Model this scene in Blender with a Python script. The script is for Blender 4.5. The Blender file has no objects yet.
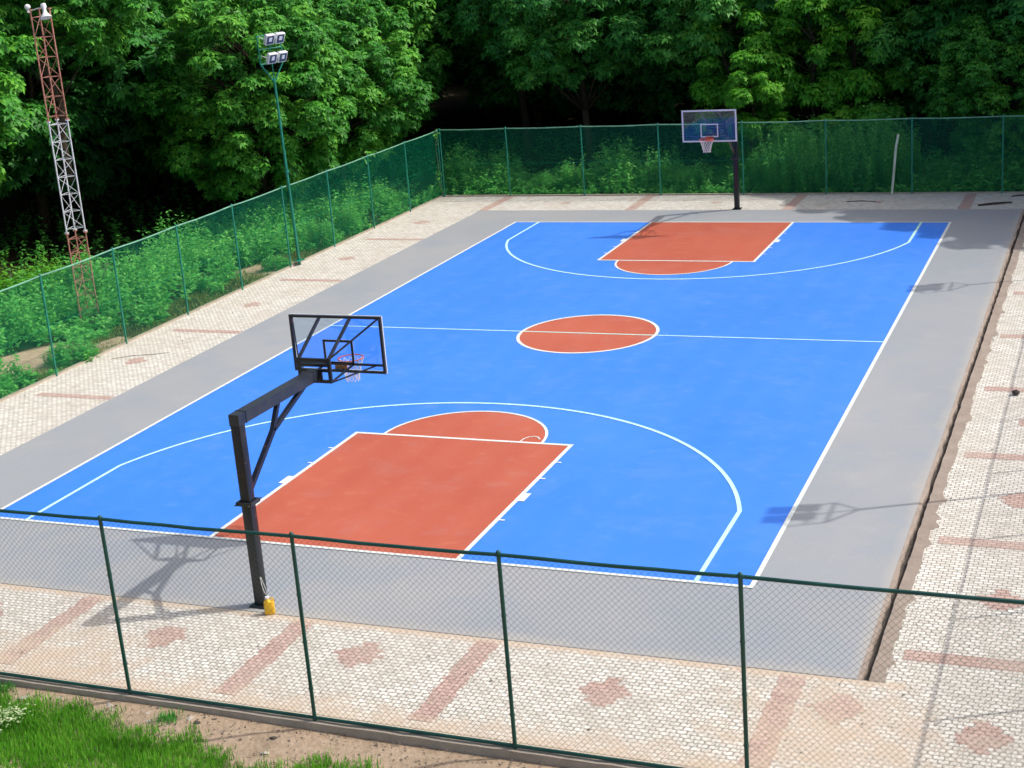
import bpy, bmesh, math, random
import numpy as np
from mathutils import Vector, Matrix

S = bpy.context.scene
COL = S.collection
R = math.radians
random.seed(7)

# ------------------------------------------------------------------ camera
cam_d = bpy.data.cameras.new('camera')
cam = bpy.data.objects.new('camera', cam_d)
COL.objects.link(cam)
cam.location = (20.2046, -21.2334, 10.2310)
cam.rotation_euler = (1.273760, 0.075653, 0.377475)
cam_d.sensor_width = 36.0
cam_d.lens = 1507.3 * 36.0 / 1024.0
cam_d.clip_start = 0.1
cam_d.clip_end = 600
S.camera = cam

# ------------------------------------------------------------------ sky and sun
SUN = Vector((0.765, 0.385, 1.0)).normalized()
w = bpy.data.worlds.new('World')
S.world = w
w.use_nodes = True
nt = w.node_tree
bg = nt.nodes['Background']
sky = nt.nodes.new('ShaderNodeTexSky')
sky.sky_type = 'NISHITA'
sky.sun_disc = False
sky.sun_elevation = math.asin(SUN.z)
sky.sun_rotation = math.atan2(SUN.x, SUN.y)
sky.air_density = 1.0
sky.dust_density = 5.0
nt.links.new(sky.outputs[0], bg.inputs[0])
bg.inputs[1].default_value = 0.15
sl = bpy.data.lights.new('sun', 'SUN')
sl.energy = 2.75
sl.angle = R(0.65)
sl.color = (1.0, 0.955, 0.88)
so = bpy.data.objects.new('sun', sl)
COL.objects.link(so)
so.rotation_euler = SUN.to_track_quat('Z', 'Y').to_euler()
S.view_settings.view_transform = 'Standard'
S.view_settings.look = 'None'
S.view_settings.gamma = 1
S.view_settings.exposure = 0.17
S.render.engine = 'CYCLES'
S.render.resolution_x = 1024
S.render.resolution_y = 768
S.cycles.transparent_max_bounces = 24


# ------------------------------------------------------------------ materials
class Mat:
    def __init__(s, name):
        s.m = bpy.data.materials.new(name)
        s.m.use_nodes = True
        s.nt = s.m.node_tree
        s.b = s.nt.nodes['Principled BSDF']
        s.out = s.nt.nodes['Material Output']

    def n(s, t, **k):
        nd = s.nt.nodes.new(t)
        for a, v in k.items():
            setattr(nd, a, v)
        return nd

    def l(s, a, b):
        s.nt.links.new(a, b)

    def obj(s):
        return s.n('ShaderNodeTexCoord').outputs['Object']

    def noise(s, vec, scale, detail=4, rough=.55):
        t = s.n('ShaderNodeTexNoise')
        t.inputs['Scale'].default_value = scale
        t.inputs['Detail'].default_value = detail
        t.inputs['Roughness'].default_value = rough
        s.l(vec, t.inputs['Vector'])
        return t.outputs['Fac']

    def ramp(s, fac, *stops):
        r = s.n('ShaderNodeValToRGB')
        e = r.color_ramp.elements
        while len(e) < len(stops):
            e.new(.5)
        for i, (p, c) in enumerate(stops):
            e[i].position = p
            e[i].color = (*c, 1) if not isinstance(c, (int, float)) else (c, c, c, 1)
        s.l(fac, r.inputs[0])
        return r.outputs[0]

    def mix(s, fac, a, b, mode='MIX'):
        m = s.n('ShaderNodeMix', data_type='RGBA', blend_type=mode)
        for i, v in ((0, fac), (6, a), (7, b)):
            if isinstance(v, (int, float)):
                m.inputs[i].default_value = v
            elif isinstance(v, tuple):
                m.inputs[i].default_value = (*v, 1)
            else:
                s.l(v, m.inputs[i])
        return m.outputs[2]

    def math(s, op, a, b=0.0, c=None):
        m = s.n('ShaderNodeMath', operation=op)
        for i, v in enumerate((a, b, c)):
            if v is None:
                continue
            if isinstance(v, (int, float)):
                m.inputs[i].default_value = v
            else:
                s.l(v, m.inputs[i])
        return m.outputs[0]

    def color(s, c):
        if isinstance(c, tuple):
            s.b.inputs['Base Color'].default_value = (*c, 1)
        else:
            s.l(c, s.b.inputs['Base Color'])
        return s

    def rough(s, v, spec=None, metal=None):
        if isinstance(v, (int, float)):
            s.b.inputs['Roughness'].default_value = v
        else:
            s.l(v, s.b.inputs['Roughness'])
        if spec is not None:
            s.b.inputs['Specular IOR Level'].default_value = spec
        if metal is not None:
            s.b.inputs['Metallic'].default_value = metal
        return s

    def bump(s, h, strength, dist=.01):
        b = s.n('ShaderNodeBump')
        b.inputs['Strength'].default_value = strength
        b.inputs['Distance'].default_value = dist
        s.l(h, b.inputs['Height'])
        s.l(b.outputs[0], s.b.inputs['Normal'])
        return s


def paint(name, c, rough=.45, var=.25, scale=6, rust=0.0):
    m = Mat(name)
    o = m.obj()
    f = m.noise(o, scale)
    dark = tuple(x * (1 - var) for x in c)
    lite = tuple(min(1, x * (1 + var)) for x in c)
    col = m.ramp(f, (.3, dark), (.7, lite))
    if rust:
        g = m.noise(o, scale * 2.3, 6, .7)
        col = m.mix(m.ramp(g, (.62 - rust * .2, 0.0), (.7 - rust * .1, 1.0)), col, (.16, .06, .025))
    m.color(col)
    m.rough(m.ramp(f, (.3, rough - .08), (.7, rough + .12)))
    return m.m


M = {}
# --- acrylic court paint
def court_paint(name, c1, c2, stain):
    m = Mat(name)
    o = m.obj()
    a = m.noise(o, .22, 5, .6)
    col = m.ramp(a, (.35, c1), (.65, c2))
    b = m.noise(o, 2.5, 8, .7)
    col = m.mix(m.ramp(b, (.55, 0.0), (.8, .40)), col, stain)
    e = m.noise(o, .7, 9, .75)
    col = m.mix(m.ramp(e, (.52, 0.0), (.78, .14)), col, (.36, .42, .50))
    d = m.noise(o, 60, 3, .6)
    col = m.mix(m.math('MULTIPLY', d, .06), col, (.0, .0, .0))
    # faint roller lanes across the court
    wv = m.n('ShaderNodeTexWave', wave_type='BANDS', bands_direction='X')
    wv.inputs['Scale'].default_value = .35
    wv.inputs['Distortion'].default_value = 1.2
    m.l(o, wv.inputs['Vector'])
    col = m.mix(m.math('MULTIPLY', wv.outputs['Fac'], .05), col, stain)
    m.color(col)
    m.rough(m.ramp(b, (.3, .5), (.7, .68)), .35)
    m.bump(m.noise(o, 180, 2), .15, .002)
    return m.m


M['blue'] = court_paint('blue_court_paint', (.040, .215, .84), (.052, .238, .88), (.14, .30, .8))
M['red'] = court_paint('red_court_paint', (.44, .098, .055), (.50, .118, .066), (.58, .24, .16))

m = Mat('grey_court_paint')
o = m.obj()
a = m.noise(o, .16, 4, .6)
col = m.ramp(a, (.3, (.295, .32, .35)), (.7, (.365, .37, .38)))
b = m.noise(o, .9, 6, .65)
col = m.mix(m.ramp(b, (.55, 0.0), (.8, .35)), col, (.44, .43, .42))
c = m.noise(o, 45, 4, .7)
col = m.mix(m.ramp(c, (.35, .18), (.6, 0.0)), col, (.2, .2, .2))
q = m.noise(o, .38, 8, .7)
col = m.mix(m.ramp(q, (.50, 0.0), (.62, .35)), col, (.25, .30, .37))
q2 = m.noise(o, 3.2, 9, .8)
col = m.mix(m.ramp(q2, (.60, 0.0), (.76, .45)), col, (.20, .19, .18))
col = m.mix(m.ramp(q2, (.24, .4), (.40, 0.0)), col, (.46, .45, .43))
sx = m.n('ShaderNodeSeparateXYZ'); m.l(o, sx.inputs[0])
# sand washed onto the front and right rim of the slab
rim = m.math('MAXIMUM', m.math('SUBTRACT', 1.0, m.math('DIVIDE', m.math('ADD', sx.outputs[1], 2.55), .42)),
             m.math('SUBTRACT', 1.0, m.math('DIVIDE', m.math('SUBTRACT', 17.05, sx.outputs[0]), .30)))
rim = m.math('ADD', rim, m.math('MULTIPLY', m.math('SUBTRACT', b, .5), 1.6))
col = m.mix(m.ramp(rim, (.35, 0.0), (1.1, .45)), col, (.46, .42, .36))
m.color(col).rough(.62, .35)
m.bump(m.noise(o, 120, 2), .2, .002)
M['grey'] = m.m

m = Mat('white_line_paint')
o = m.obj()
f = m.noise(o, 9, 6, .7)
g = m.noise(m.obj(), 38, 6, .8)
m.color(m.mix(m.ramp(g, (.26, .5), (.42, 0.0)), m.ramp(f, (.3, (.62, .66, .63)), (.6, (.76, .80, .77))), (.42, .44, .46))).rough(.55)
M['line'] = m.m
m = Mat('cyan_white_line_paint')
f = m.noise(m.obj(), 9, 6, .7)
m.color(m.ramp(f, (.3, (.46, .76, .70)), (.6, (.54, .86, .78)))).rough(.55)
M['line_cyan'] = m.m


def paving_mat(name, c1, c2, joint, sandy=.5):
    m = Mat(name)
    o = m.obj()
    wob = m.n('ShaderNodeTexNoise'); wob.inputs['Scale'].default_value = 1.4
    m.l(o, wob.inputs['Vector'])
    off = m.n('ShaderNodeVectorMath', operation='MULTIPLY_ADD')
    m.l(wob.outputs['Color'], off.inputs[0])
    off.inputs[1].default_value = (.02, .02, 0)
    m.l(o, off.inputs[2])
    br = m.n('ShaderNodeTexBrick')
    br.offset = .5
    br.inputs['Scale'].default_value = 1
    br.inputs['Brick Width'].default_value = .140
    br.inputs['Row Height'].default_value = .090
    br.inputs['Mortar Size'].default_value = .0095
    br.inputs['Mortar Smooth'].default_value = .3
    br.inputs['Bias'].default_value = -.1
    br.inputs['Color1'].default_value = (*c1, 1)
    br.inputs['Color2'].default_value = (*c2, 1)
    br.inputs['Mortar'].default_value = (*joint, 1)
    m.l(off.outputs[0], br.inputs['Vector'])
    col = br.outputs['Color']
    # broad discolouring, grime and blown sand
    a = m.noise(o, .55, 6, .65)
    col = m.mix(m.ramp(a, (.42, 0.0), (.70, .5)), col, (.50, .44, .37))
    g = m.noise(o, 2.2, 7, .7)
    col = m.mix(m.ramp(g, (.54, 0.0), (.76, .5)), col, (.25, .23, .19))
    k = m.noise(o, 14, 5, .75)
    col = m.mix(m.ramp(k, (.60, 0.0), (.72, .55)), col, (.16, .14, .12))
    sx = m.n('ShaderNodeSeparateXYZ'); m.l(o, sx.inputs[0])
    X, Y = sx.outputs[0], sx.outputs[1]
    # sand lying along the front wall, against the slab and in the front corner
    e1 = m.math('SUBTRACT', 1.0, m.math('DIVIDE', m.math('ADD', Y, 5.4), 1.0))
    e2 = m.math('SUBTRACT', 1.0, m.math('DIVIDE', m.math('ABSOLUTE', m.math('ADD', Y, 2.6)), .22))
    e2 = m.math('MULTIPLY', e2, m.math('LESS_THAN', X, 17.7))
    e3 = m.math('SUBTRACT', 1.0, m.math('DIVIDE', m.n_dist(X, Y, 5.3, -5.1), 2.4))
    e4 = m.math('SUBTRACT', .9, m.math('DIVIDE', m.n_dist(X, Y, 17.0, -4.2), 3.0))
    e = m.math('MAXIMUM', m.math('MAXIMUM', e1, e2), m.math('MAXIMUM', e3, e4))
    e = m.math('ADD', e, m.math('MULTIPLY', m.math('SUBTRACT', g, .5), 1.9))
    col = m.mix(m.ramp(e, (.25, 0.0), (.85, .85)), col, (.56, .45, .345))
    m.color(col).rough(.85, .25)
    h = m.math('ADD', m.math('MULTIPLY', br.outputs['Fac'], -1.0), m.math('MULTIPLY', k, .35))
    m.bump(h, .6, .008)
    return m.m


def n_dist(s, X, Y, x0, y0):
    dx = s.math('SUBTRACT', X, x0)
    dy = s.math('SUBTRACT', Y, y0)
    return s.math('SQRT', s.math('ADD', s.math('MULTIPLY', dx, dx), s.math('MULTIPLY', dy, dy)))


Mat.n_dist = n_dist
M['paving'] = paving_mat('cream_paving_blocks', (.76, .745, .69), (.56, .54, .485), (.24, .205, .165))
M['paving_red'] = paving_mat('red_paving_blocks', (.56, .40, .35), (.45, .31, .27), (.26, .18, .15))


def rough_stone(name, c1, c2, scale=3, bump=.5):
    m = Mat(name)
    o = m.obj()
    a = m.noise(o, scale, 8, .7)
    col = m.ramp(a, (.3, c1), (.7, c2))
    k = m.noise(o, scale * 9, 5, .7)
    col = m.mix(m.ramp(k, (.55, 0.0), (.75, .5)), col, tuple(x * .45 for x in c1))
    m.color(col).rough(.9, .2)
    m.bump(k, bump, .02)
    return m.m


M['concrete'] = rough_stone('old_concrete', (.34, .29, .23), (.50, .43, .35))
M['screed'] = rough_stone('brown_screed', (.27, .22, .185), (.38, .315, .265), 2)
M['stone'] = rough_stone('pale_stone', (.45, .39, .32), (.66, .60, .52), 8)
M['darkstone'] = rough_stone('dark_stone', (.05, .045, .04), (.12, .10, .09), 8)

# ground: sand by the front wall, dark forest soil elsewhere
m = Mat('soil')
o = m.obj()
a = m.noise(o, .5, 8, .65)
k = m.noise(o, 9, 6, .7)
soil = m.ramp(a, (.35, (.022, .017, .010)), (.65, (.04, .034, .016)))
sand = m.ramp(k, (.3, (.36, .265, .18)), (.7, (.52, .40, .29)))
k2 = m.noise(o, 1.8, 8, .75)
sand = m.mix(m.ramp(k2, (.5, 0.0), (.7, .6)), sand, (.22, .17, .11))
sx = m.n('ShaderNodeSeparateXYZ'); m.l(o, sx.inputs[0])
X, Y = sx.outputs[0], sx.outputs[1]
front = m.ramp(m.math('ADD', m.math('MULTIPLY', m.math('ADD', Y, 4.0), -1.0), m.math('MULTIPLY', a, .5)), (0.0, 0.0), (.6, 1.0))
p1 = m.math('SUBTRACT', 1.0, m.math('DIVIDE', m.n_dist(X, Y, -6.9, 10.3), 2.1))
p2 = m.math('SUBTRACT', 1.0, m.math('DIVIDE', m.n_dist(X, Y, -6.0, 20.9), 1.6))
p3 = m.math('SUBTRACT', 1.0, m.math('DIVIDE', m.n_dist(X, Y, -5.6, 11.7), .8))
pp = m.math('ADD', m.math('MAXIMUM', p1, m.math('MAXIMUM', p2, p3)), m.math('MULTIPLY', m.math('SUBTRACT', a, .5), .9))
pp = m.ramp(pp, (.12, 0.0), (.3, 1.0))
msk = m.math('MAXIMUM', front, pp)
m.color(m.mix(msk, soil, sand)).rough(.95, .1)
m.bump(k, .8, .03)
M['ground'] = m.m


def leaf_mat(name, dark, mid, lite, trans=.22, hue=None):
    m = Mat(name)
    at = m.n('ShaderNodeAttribute', attribute_name='tone')
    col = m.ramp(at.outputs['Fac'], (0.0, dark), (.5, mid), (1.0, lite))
    m.color(col).rough(.5, .2)
    tr = m.n('ShaderNodeBsdfTranslucent')
    m.l(m.mix(.35, col, lite), tr.inputs[0])
    mx = m.n('ShaderNodeMixShader')
    mx.inputs[0].default_value = trans
    m.l(m.b.outputs[0], mx.inputs[1]); m.l(tr.outputs[0], mx.inputs[2])
    m.l(mx.outputs[0], m.out.inputs[0])
    return m.m


M['leaf'] = leaf_mat('tree_leaves', (.02, .12, .018), (.052, .26, .030), (.16, .46, .045))
M['leaf_bright'] = leaf_mat('young_leaves', (.05, .24, .025), (.12, .43, .035), (.26, .58, .05), .4)
M['leaf_cool'] = leaf_mat('cool_leaves', (.025, .14, .035), (.055, .27, .045), (.15, .46, .07))
M['weed'] = leaf_mat('weed_leaves', (.04, .20, .035), (.09, .42, .07), (.26, .64, .14), .3)
M['grass'] = leaf_mat('grass_blades', (.06, .24, .015), (.14, .44, .03), (.30, .60, .07), .35)
M['olive'] = leaf_mat('olive_grass', (.10, .14, .03), (.19, .24, .05), (.33, .34, .10), .3)
M['flower'] = leaf_mat('pale_flowers', (.35, .50, .22), (.5, .62, .32), (.7, .78, .5), .2)
M['bark'] = rough_stone('bark', (.035, .028, .02), (.09, .07, .05), 5)
M['twig'] = rough_stone('dead_wood', (.10, .085, .07), (.22, .19, .16), 5)
M['green_paint'] = paint('green_fence_paint', (.012, .21, .14), .4, .25, 3)
M['wire'] = paint('green_wire', (.004, .30, .16), .5, .1, 2)
M['wire_shaded'] = paint('shaded_green_wire', (.004, .075, .055), .5, .1, 2)  # near fence wire: shade of the side facing away from the sun put into the colour
M['green_shaded'] = paint('shaded_green_paint', (.004, .065, .052), .4, .25, 3)  # near posts and rails: the green fence paint with shade painted in
M['rail_worn'] = paint('worn_green_rail', (.14, .36, .24), .5, .3, 2)
M['black'] = paint('black_steel', (.008, .010, .016), .34, .3, 3, .05)
M['blackgrey'] = paint('dusty_black_steel', (.020, .023, .029), .36, .4, 5)
M['white'] = paint('white_enamel', (.78, .79, .80), .4, .06, 5)
M['rim_red'] = paint('rim_red', (.62, .09, .04), .4, .15, 8)
M['net'] = paint('net_cord', (.80, .78, .76), .8, .05, 8)
M['mast_red'] = paint('mast_red', (.46, .20, .15), .55, .3, 7, .35)
M['mast_white'] = paint('mast_white', (.66, .67, .72), .5, .12, 7, .1)
M['yellow'] = paint('yellow_plastic', (.78, .46, .015), .4, .12, 14)
M['galv'] = paint('galvanised', (.35, .37, .40), .4, .2, 8)
M['pvc'] = paint('pvc_pipe', (.55, .62, .50), .5, .15, 3)
M['lens'] = paint('lamp_glass', (.05, .06, .07), .12, .2, 3)
m = Mat('reflector'); m.color((.85, .86, .88)).rough(.3, .8)
M['reflector'] = m.m

m = Mat('acrylic_pane')
tr = m.n('ShaderNodeBsdfTransparent'); tr.inputs[0].default_value = (.86, .93, 1, 1)
gl = m.n('ShaderNodeBsdfGlossy'); gl.inputs['Roughness'].default_value = .03
gl.inputs[0].default_value = (.85, .92, 1, 1)
fr = m.n('ShaderNodeFresnel'); fr.inputs[0].default_value = 1.5
mx = m.n('ShaderNodeMixShader')
m.l(m.math('MINIMUM', m.math('MULTIPLY', fr.outputs[0], 1.0), .9), mx.inputs[0])
m.l(tr.outputs[0], mx.inputs[1]); m.l(gl.outputs[0], mx.inputs[2]); m.l(mx.outputs[0], m.out.inputs[0])
M['acrylic'] = m.m


# ------------------------------------------------------------------ mesh helpers
class MB:
    def __init__(s):
        s.v = []; s.f = []; s.mi = []; s.cur = 0

    def add(s, vs, fs):
        b = len(s.v)
        s.v += [tuple(v) for v in vs]
        s.f += [tuple(i + b for i in f) for f in fs]
        s.mi += [s.cur] * len(fs)
        return s

    def box(s, c, d, rot=None, bev=0):
        bm = bmesh.new()
        bmesh.ops.create_cube(bm, size=1)
        bmesh.ops.scale(bm, vec=d, verts=bm.verts)
        if bev:
            bmesh.ops.bevel(bm, geom=bm.edges[:], offset=bev, segments=2, affect='EDGES', profile=.5)
        if rot is not None:
            bmesh.ops.rotate(bm, cent=(0, 0, 0), matrix=rot, verts=bm.verts)
        bmesh.ops.translate(bm, vec=c, verts=bm.verts)
        bm.verts.index_update()
        s.add([v.co[:] for v in bm.verts], [[v.index for v in f.verts] for f in bm.faces])
        bm.free()
        return s

    def bar(s, a, b, w, h=None, up=(0, 0, 1)):
        a = Vector(a); b = Vector(b); h = h or w
        d = (b - a).normalized(); u = Vector(up)
        if abs(d.dot(u)) > .98:
            u = Vector((0, 1, 0))
        x = d.cross(u).normalized(); y = x.cross(d)
        vs = []
        for p in (a, b):
            for i, j in ((-1, -1), (1, -1), (1, 1), (-1, 1)):
                vs.append(p + x * i * w / 2 + y * j * h / 2)
        s.add(vs, [(3, 2, 1, 0), (4, 5, 6, 7), (0, 1, 5, 4), (1, 2, 6, 5), (2, 3, 7, 6), (3, 0, 4, 7)])
        return s

    def tube(s, pts, r, n=10, cap=True, closed=False):
        pts = [Vector(p) for p in pts]
        rs = r if isinstance(r, (list, tuple)) else [r] * len(pts)
        N = len(pts); vs = []; fs = []
        pu = None
        for i, p in enumerate(pts):
            if closed:
                d = pts[(i + 1) % N] - pts[i - 1]
            else:
                d = pts[min(i + 1, N - 1)] - pts[max(i - 1, 0)]
            d.normalize()
            if pu is None:
                u = Vector((0, 0, 1)) if abs(d.z) < .9 else Vector((1, 0, 0))
                pu = d.cross(u).normalized()
            else:
                pu = (pu - d * pu.dot(d)).normalized()
            q = d.cross(pu)
            for k in range(n):
                t = 2 * math.pi * k / n
                vs.append(p + (pu * math.cos(t) + q * math.sin(t)) * rs[i])
        for i in range(N if closed else N - 1):
            j = (i + 1) % N
            for k in range(n):
                k2 = (k + 1) % n
                fs.append((i * n + k, i * n + k2, j * n + k2, j * n + k))
        if cap and not closed:
            fs.append(tuple(range(n - 1, -1, -1)))
            fs.append(tuple((N - 1) * n + k for k in range(n)))
        s.add(vs, fs)
        return s

    def lathe(s, prof, c, n=20, axis='Z', rot=None):
        vs = []; fs = []
        for r, z in prof:
            for k in range(n):
                t = 2 * math.pi * k / n
                p = Vector((r * math.cos(t), r * math.sin(t), z))
                if rot is not None:
                    p = rot @ p
                vs.append(p + Vector(c))
        for i in range(len(prof) - 1):
            for k in range(n):
                k2 = (k + 1) % n
                fs.append((i * n + k, i * n + k2, (i + 1) * n + k2, (i + 1) * n + k))
        s.add(vs, fs)
        return s

    def poly(s, pts, z):
        s.add([(x, y, z) for x, y in pts], [tuple(range(len(pts)))])
        return s

    def ico(s, c, r, sub=2, jit=0, sc=(1, 1, 1), rng=random):
        bm = bmesh.new()
        bmesh.ops.create_icosphere(bm, subdivisions=sub, radius=r)
        for v in bm.verts:
            v.co *= 1 + rng.uniform(-jit, jit)
            v.co = Vector((v.co.x * sc[0], v.co.y * sc[1], v.co.z * sc[2])) + Vector(c)
        bm.verts.index_update()
        s.add([v.co[:] for v in bm.verts], [[v.index for v in f.verts] for f in bm.faces])
        bm.free()
        return s

    def mesh(s, name, mats, smooth=False):
        me = bpy.data.meshes.new(name)
        me.from_pydata(s.v, [], s.f)
        for mm in (mats if isinstance(mats, list) else [mats]):
            me.materials.append(mm)
        if max(s.mi, default=0) > 0:
            me.polygons.foreach_set('material_index', s.mi)
        if smooth:
            me.polygons.foreach_set('use_smooth', [True] * len(me.polygons))
        me.update()
        return me

    def build(s, name, mats, parent=None, smooth=False):
        return link(name, s.mesh(name, mats, smooth), parent)


def link(name, me, parent=None):
    o = bpy.data.objects.new(name, me)
    COL.objects.link(o)
    if parent:
        o.parent = parent
    if me and me.polygons and me.polygons[0].use_smooth:
        pass
    return o


def smooth_angle(o, deg=40):
    o.data.polygons.foreach_set('use_smooth', [True] * len(o.data.polygons))
    o.data.set_sharp_from_angle(angle=R(deg))
    return o


def tag(o, label=None, cat=None, group=None, kind=None):
    if label: o['label'] = label
    if cat: o['category'] = cat
    if group: o['group'] = group
    if kind: o['kind'] = kind
    return o


def empty(name, loc=(0, 0, 0), rz=0, label=None, cat=None, group=None):
    o = bpy.data.objects.new(name, None)
    COL.objects.link(o)
    o.location = loc
    o.rotation_euler = (0, 0, rz)
    o.empty_display_size = .3
    return tag(o, label, cat, group)


def copy_tree(o, parent=None, skip=()):
    c = o.copy(); COL.objects.link(c); c.parent = parent
    for ch in [x for x in bpy.data.objects if x.parent == o]:
        copy_tree(ch, c)
    return c


def struct(o):
    o['kind'] = 'structure'
    return o


# ------------------------------------------------------------------ ground and hard surfaces
XL, XR, YN, YF = -5.1, 20.15, -5.4, 33.0        # the fence rectangle
SX0, SX1, SY0, SY1 = -2.3, 17.05, -2.55, 30.15  # the grey slab


def hill(x, y):
    h = 0
    d = max(0, y - 70)
    h += .10 * d
    d2 = max(0, -x - 45)
    h += .08 * d2
    return h


rng = random.Random(3)
def axis_pts(a, b, step, lo, hi, far):
    out = [a]
    x = lo
    while x <= hi + 1e-6:
        out.append(x); x += step
    out.append(b)
    return out


xs = [-260, -160, -100, -70] + [-50 + 2 * i for i in range(21)] + [-9 + .45 * i for i in range(9)] + [XL, 0, 4, 8, 12, 16, XR] + [22, 26, 30, 40, 60, 100, 160, 260]
ys = [-120, -60, -40, -26, -18, -13] + [-11 + .35 * i for i in range(16)] + [YN - .05] + [YN + .1, 0, 4, 8, 12, 16, 20, 24, 28] + [YF - .05, YF + .05] + [34 + 1.5 * i for i in range(20)] + [66, 76, 90, 120, 180, 300]
xs = sorted(set(round(x, 3) for x in xs)); ys = sorted(set(round(y, 3) for y in ys))
g = MB()
vs = []
for yy in ys:
    for xx in xs:
        inside = XL - .02 < xx < XR + .02 and YN < yy < YF + .02
        if inside:
            z = -.45
        elif yy <= YN:
            z = -.085 - .06 * min(6, YN - yy) + rng.uniform(-.035, .03)
        else:
            z = -.10 + rng.uniform(-.05, .06) + hill(xx, yy)
            if xx < XL - .3 and yy < 33:
                z += .10 * math.sin(xx * 1.3) * math.cos(yy * .7)
                z -= .02 * max(0, XL - xx - 1)
        vs.append((xx, yy, z))
nx = len(xs)
fs = [(j * nx + i, j * nx + i + 1, (j + 1) * nx + i + 1, (j + 1) * nx + i) for j in range(len(ys) - 1) for i in range(nx - 1)]
g.add(vs, fs)
ground = struct(g.build('ground', M['ground'], smooth=True))

# paving: solid block sheets around the slab, with red bands and red block diamonds on top
pv = MB()
def slab_box(mb, x0, y0, x1, y1, z0, z1):
    mb.box(((x0 + x1) / 2, (y0 + y1) / 2, (z0 + z1) / 2), (x1 - x0, y1 - y0, z1 - z0))
slab_box(pv, XL, SY0, SX0, SY1, -.4, 0)
slab_box(pv, XL, YN + .08, XR, SY0, -.4, 0)
slab_box(pv, XL, SY1, XR, YF, -.4, 0)
slab_box(pv, 17.32, SY0, XR, SY1, -.4, 0)
pv.cur = 1
Z4 = .004
def rect(mb, x0, y0, x1, y1, z):
    mb.add([(x0, y0, z), (x1, y0, z), (x1, y1, z), (x0, y1, z)], [(0, 1, 2, 3)])
bw = .155; rh = .09
rb = random.Random(9)
def band(x0, y0, x1, y1):
    """a band of red blocks laid course by course, its ends and edges uneven"""
    y = y0
    while y < y1 - .02:
        yy = min(y + rh, y1)
        a = x0 + rb.choice((0, 0, .025, -.025)); b = x1 + rb.choice((0, 0, .025, -.025))
        rect(pv, a, y, b, yy, Z4)
        y = yy


for x in (.95, 4.5, 8.5, 11.62, 16.2):                # front strip
    band(x - .19, YN + .35, x + .19, SY0 - .08)
for x in (-2.2, 3.55, 9.28, 15.19):                    # back strip
    band(x - .19, SY1 + .02, x + .19, YF)
for k in range(8):                                      # right strip
    y = -1.68 + 4.14 * k
    if y < SY1:
        rect(pv, 17.56, y - .16, XR, y + .16, Z4)
for y in (1.15, 7.2, 13.13, 19.1, 25.1):                # left strip
    rect(pv, XL + .55, y - .13, SX0 - .04, y + .13, Z4)


def diamond(cx, cy, n=4):
    # stepped outline laid in whole blocks, a few of them missing or strayed
    for r in range(-n, n + 1):
        half = (n + 1 - abs(r)) * bw * .5
        y = cy + r * rh
        a = rb.choice((0, 0, -.06, .06)); b = rb.choice((0, 0, -.06, .06))
        if half + min(-a, b) > .03:
            rect(pv, cx - half + a, y - rh / 2, cx + half + b, y + rh / 2, Z4)


for cx, cy in ((2.9, -3.6), (6.54, -3.64), (9.9, -3.5), (13.8, -3.69), (16.95, -3.4), (18.79, -3.68)):
    diamond(cx, cy, 4)
for k in range(8):
    if .3 + 4.14 * k < 29:
        diamond(18.72, .35 + 4.14 * k, 4)
for cy in (4.2, 10.18, 16.05, 22.1, 28.0):
    diamond(-3.75, cy, 3)
for cx in (.6, 6.4, 12.2):
    diamond(cx, 31.6, 2)
paving = struct(pv.build('paving', [M['paving'], M['paving_red']]))

# court slab, a little proud of the paving
cs = MB()
bm = bmesh.new()
slab_box(cs, SX0, SY0, SX1, SY1, -.4, .010)
slab = struct(cs.build('court_slab', M['grey']))

# right-hand drain: crumbling slab lip, open slot, brown screed strip with a ragged outer edge
rr = random.Random(11)
lip = MB(); scr = MB()
n = 170
L0, L1 = SY0, 30.15
pa, pb = [], []
for i in range(n + 1):
    y = L0 + (L1 - L0) * i / n
    pa.append((17.052, y)); pb.append((17.115 + rr.uniform(-.022, .022), y))
vsl = []
for i in range(n + 1):
    z = .002 + rr.uniform(-.02, .004)
    vsl += [(pa[i][0], pa[i][1], .006), (pb[i][0], pb[i][1], z), (pb[i][0] + .01, pb[i][1], -.39)]
fl = []
for i in range(n):
    for k in range(2):
        a0 = i * 3 + k
        fl.append((a0, a0 + 1, a0 + 4, a0 + 3))
lip.add(vsl, fl)
struct(lip.build('drain_lip', M['screed']))
vsl = []; fl = []
for i in range(n + 1):
    y = L0 + (L1 - L0) * i / n
    inn = 17.205 + rr.uniform(-.012, .008)
    out = 17.40 + rr.uniform(-.02, .03) + (.09 if rr.random() < .12 else 0)
    vsl += [(inn, y, -.39), (inn, y, .006), (out, y, .009)]
for i in range(n):
    for k in range(2):
        a0 = i * 3 + k
        fl.append((a0, a0 + 1, a0 + 4, a0 + 3))
scr.add(vsl, fl)
struct(scr.build('drain_kerb', M['screed']))
dbm = MB(); rect(dbm, 17.05, SY0, 17.3, SY1, -.075)
struct(dbm.build('drain_channel', M['darkstone']))

# low kerbs under the left, back and right fences
kb = MB()
slab_box(kb, XL - .10, YN + .08, XL - .001, YF + .1, -.4, .05)
slab_box(kb, XL, YF + .001, XR, YF + .1, -.4, .05)
slab_box(kb, XR + .001, YN + .08, XR + .1, YF + .1, -.4, .05)
struct(kb.build('kerb', M['concrete']))

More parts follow.
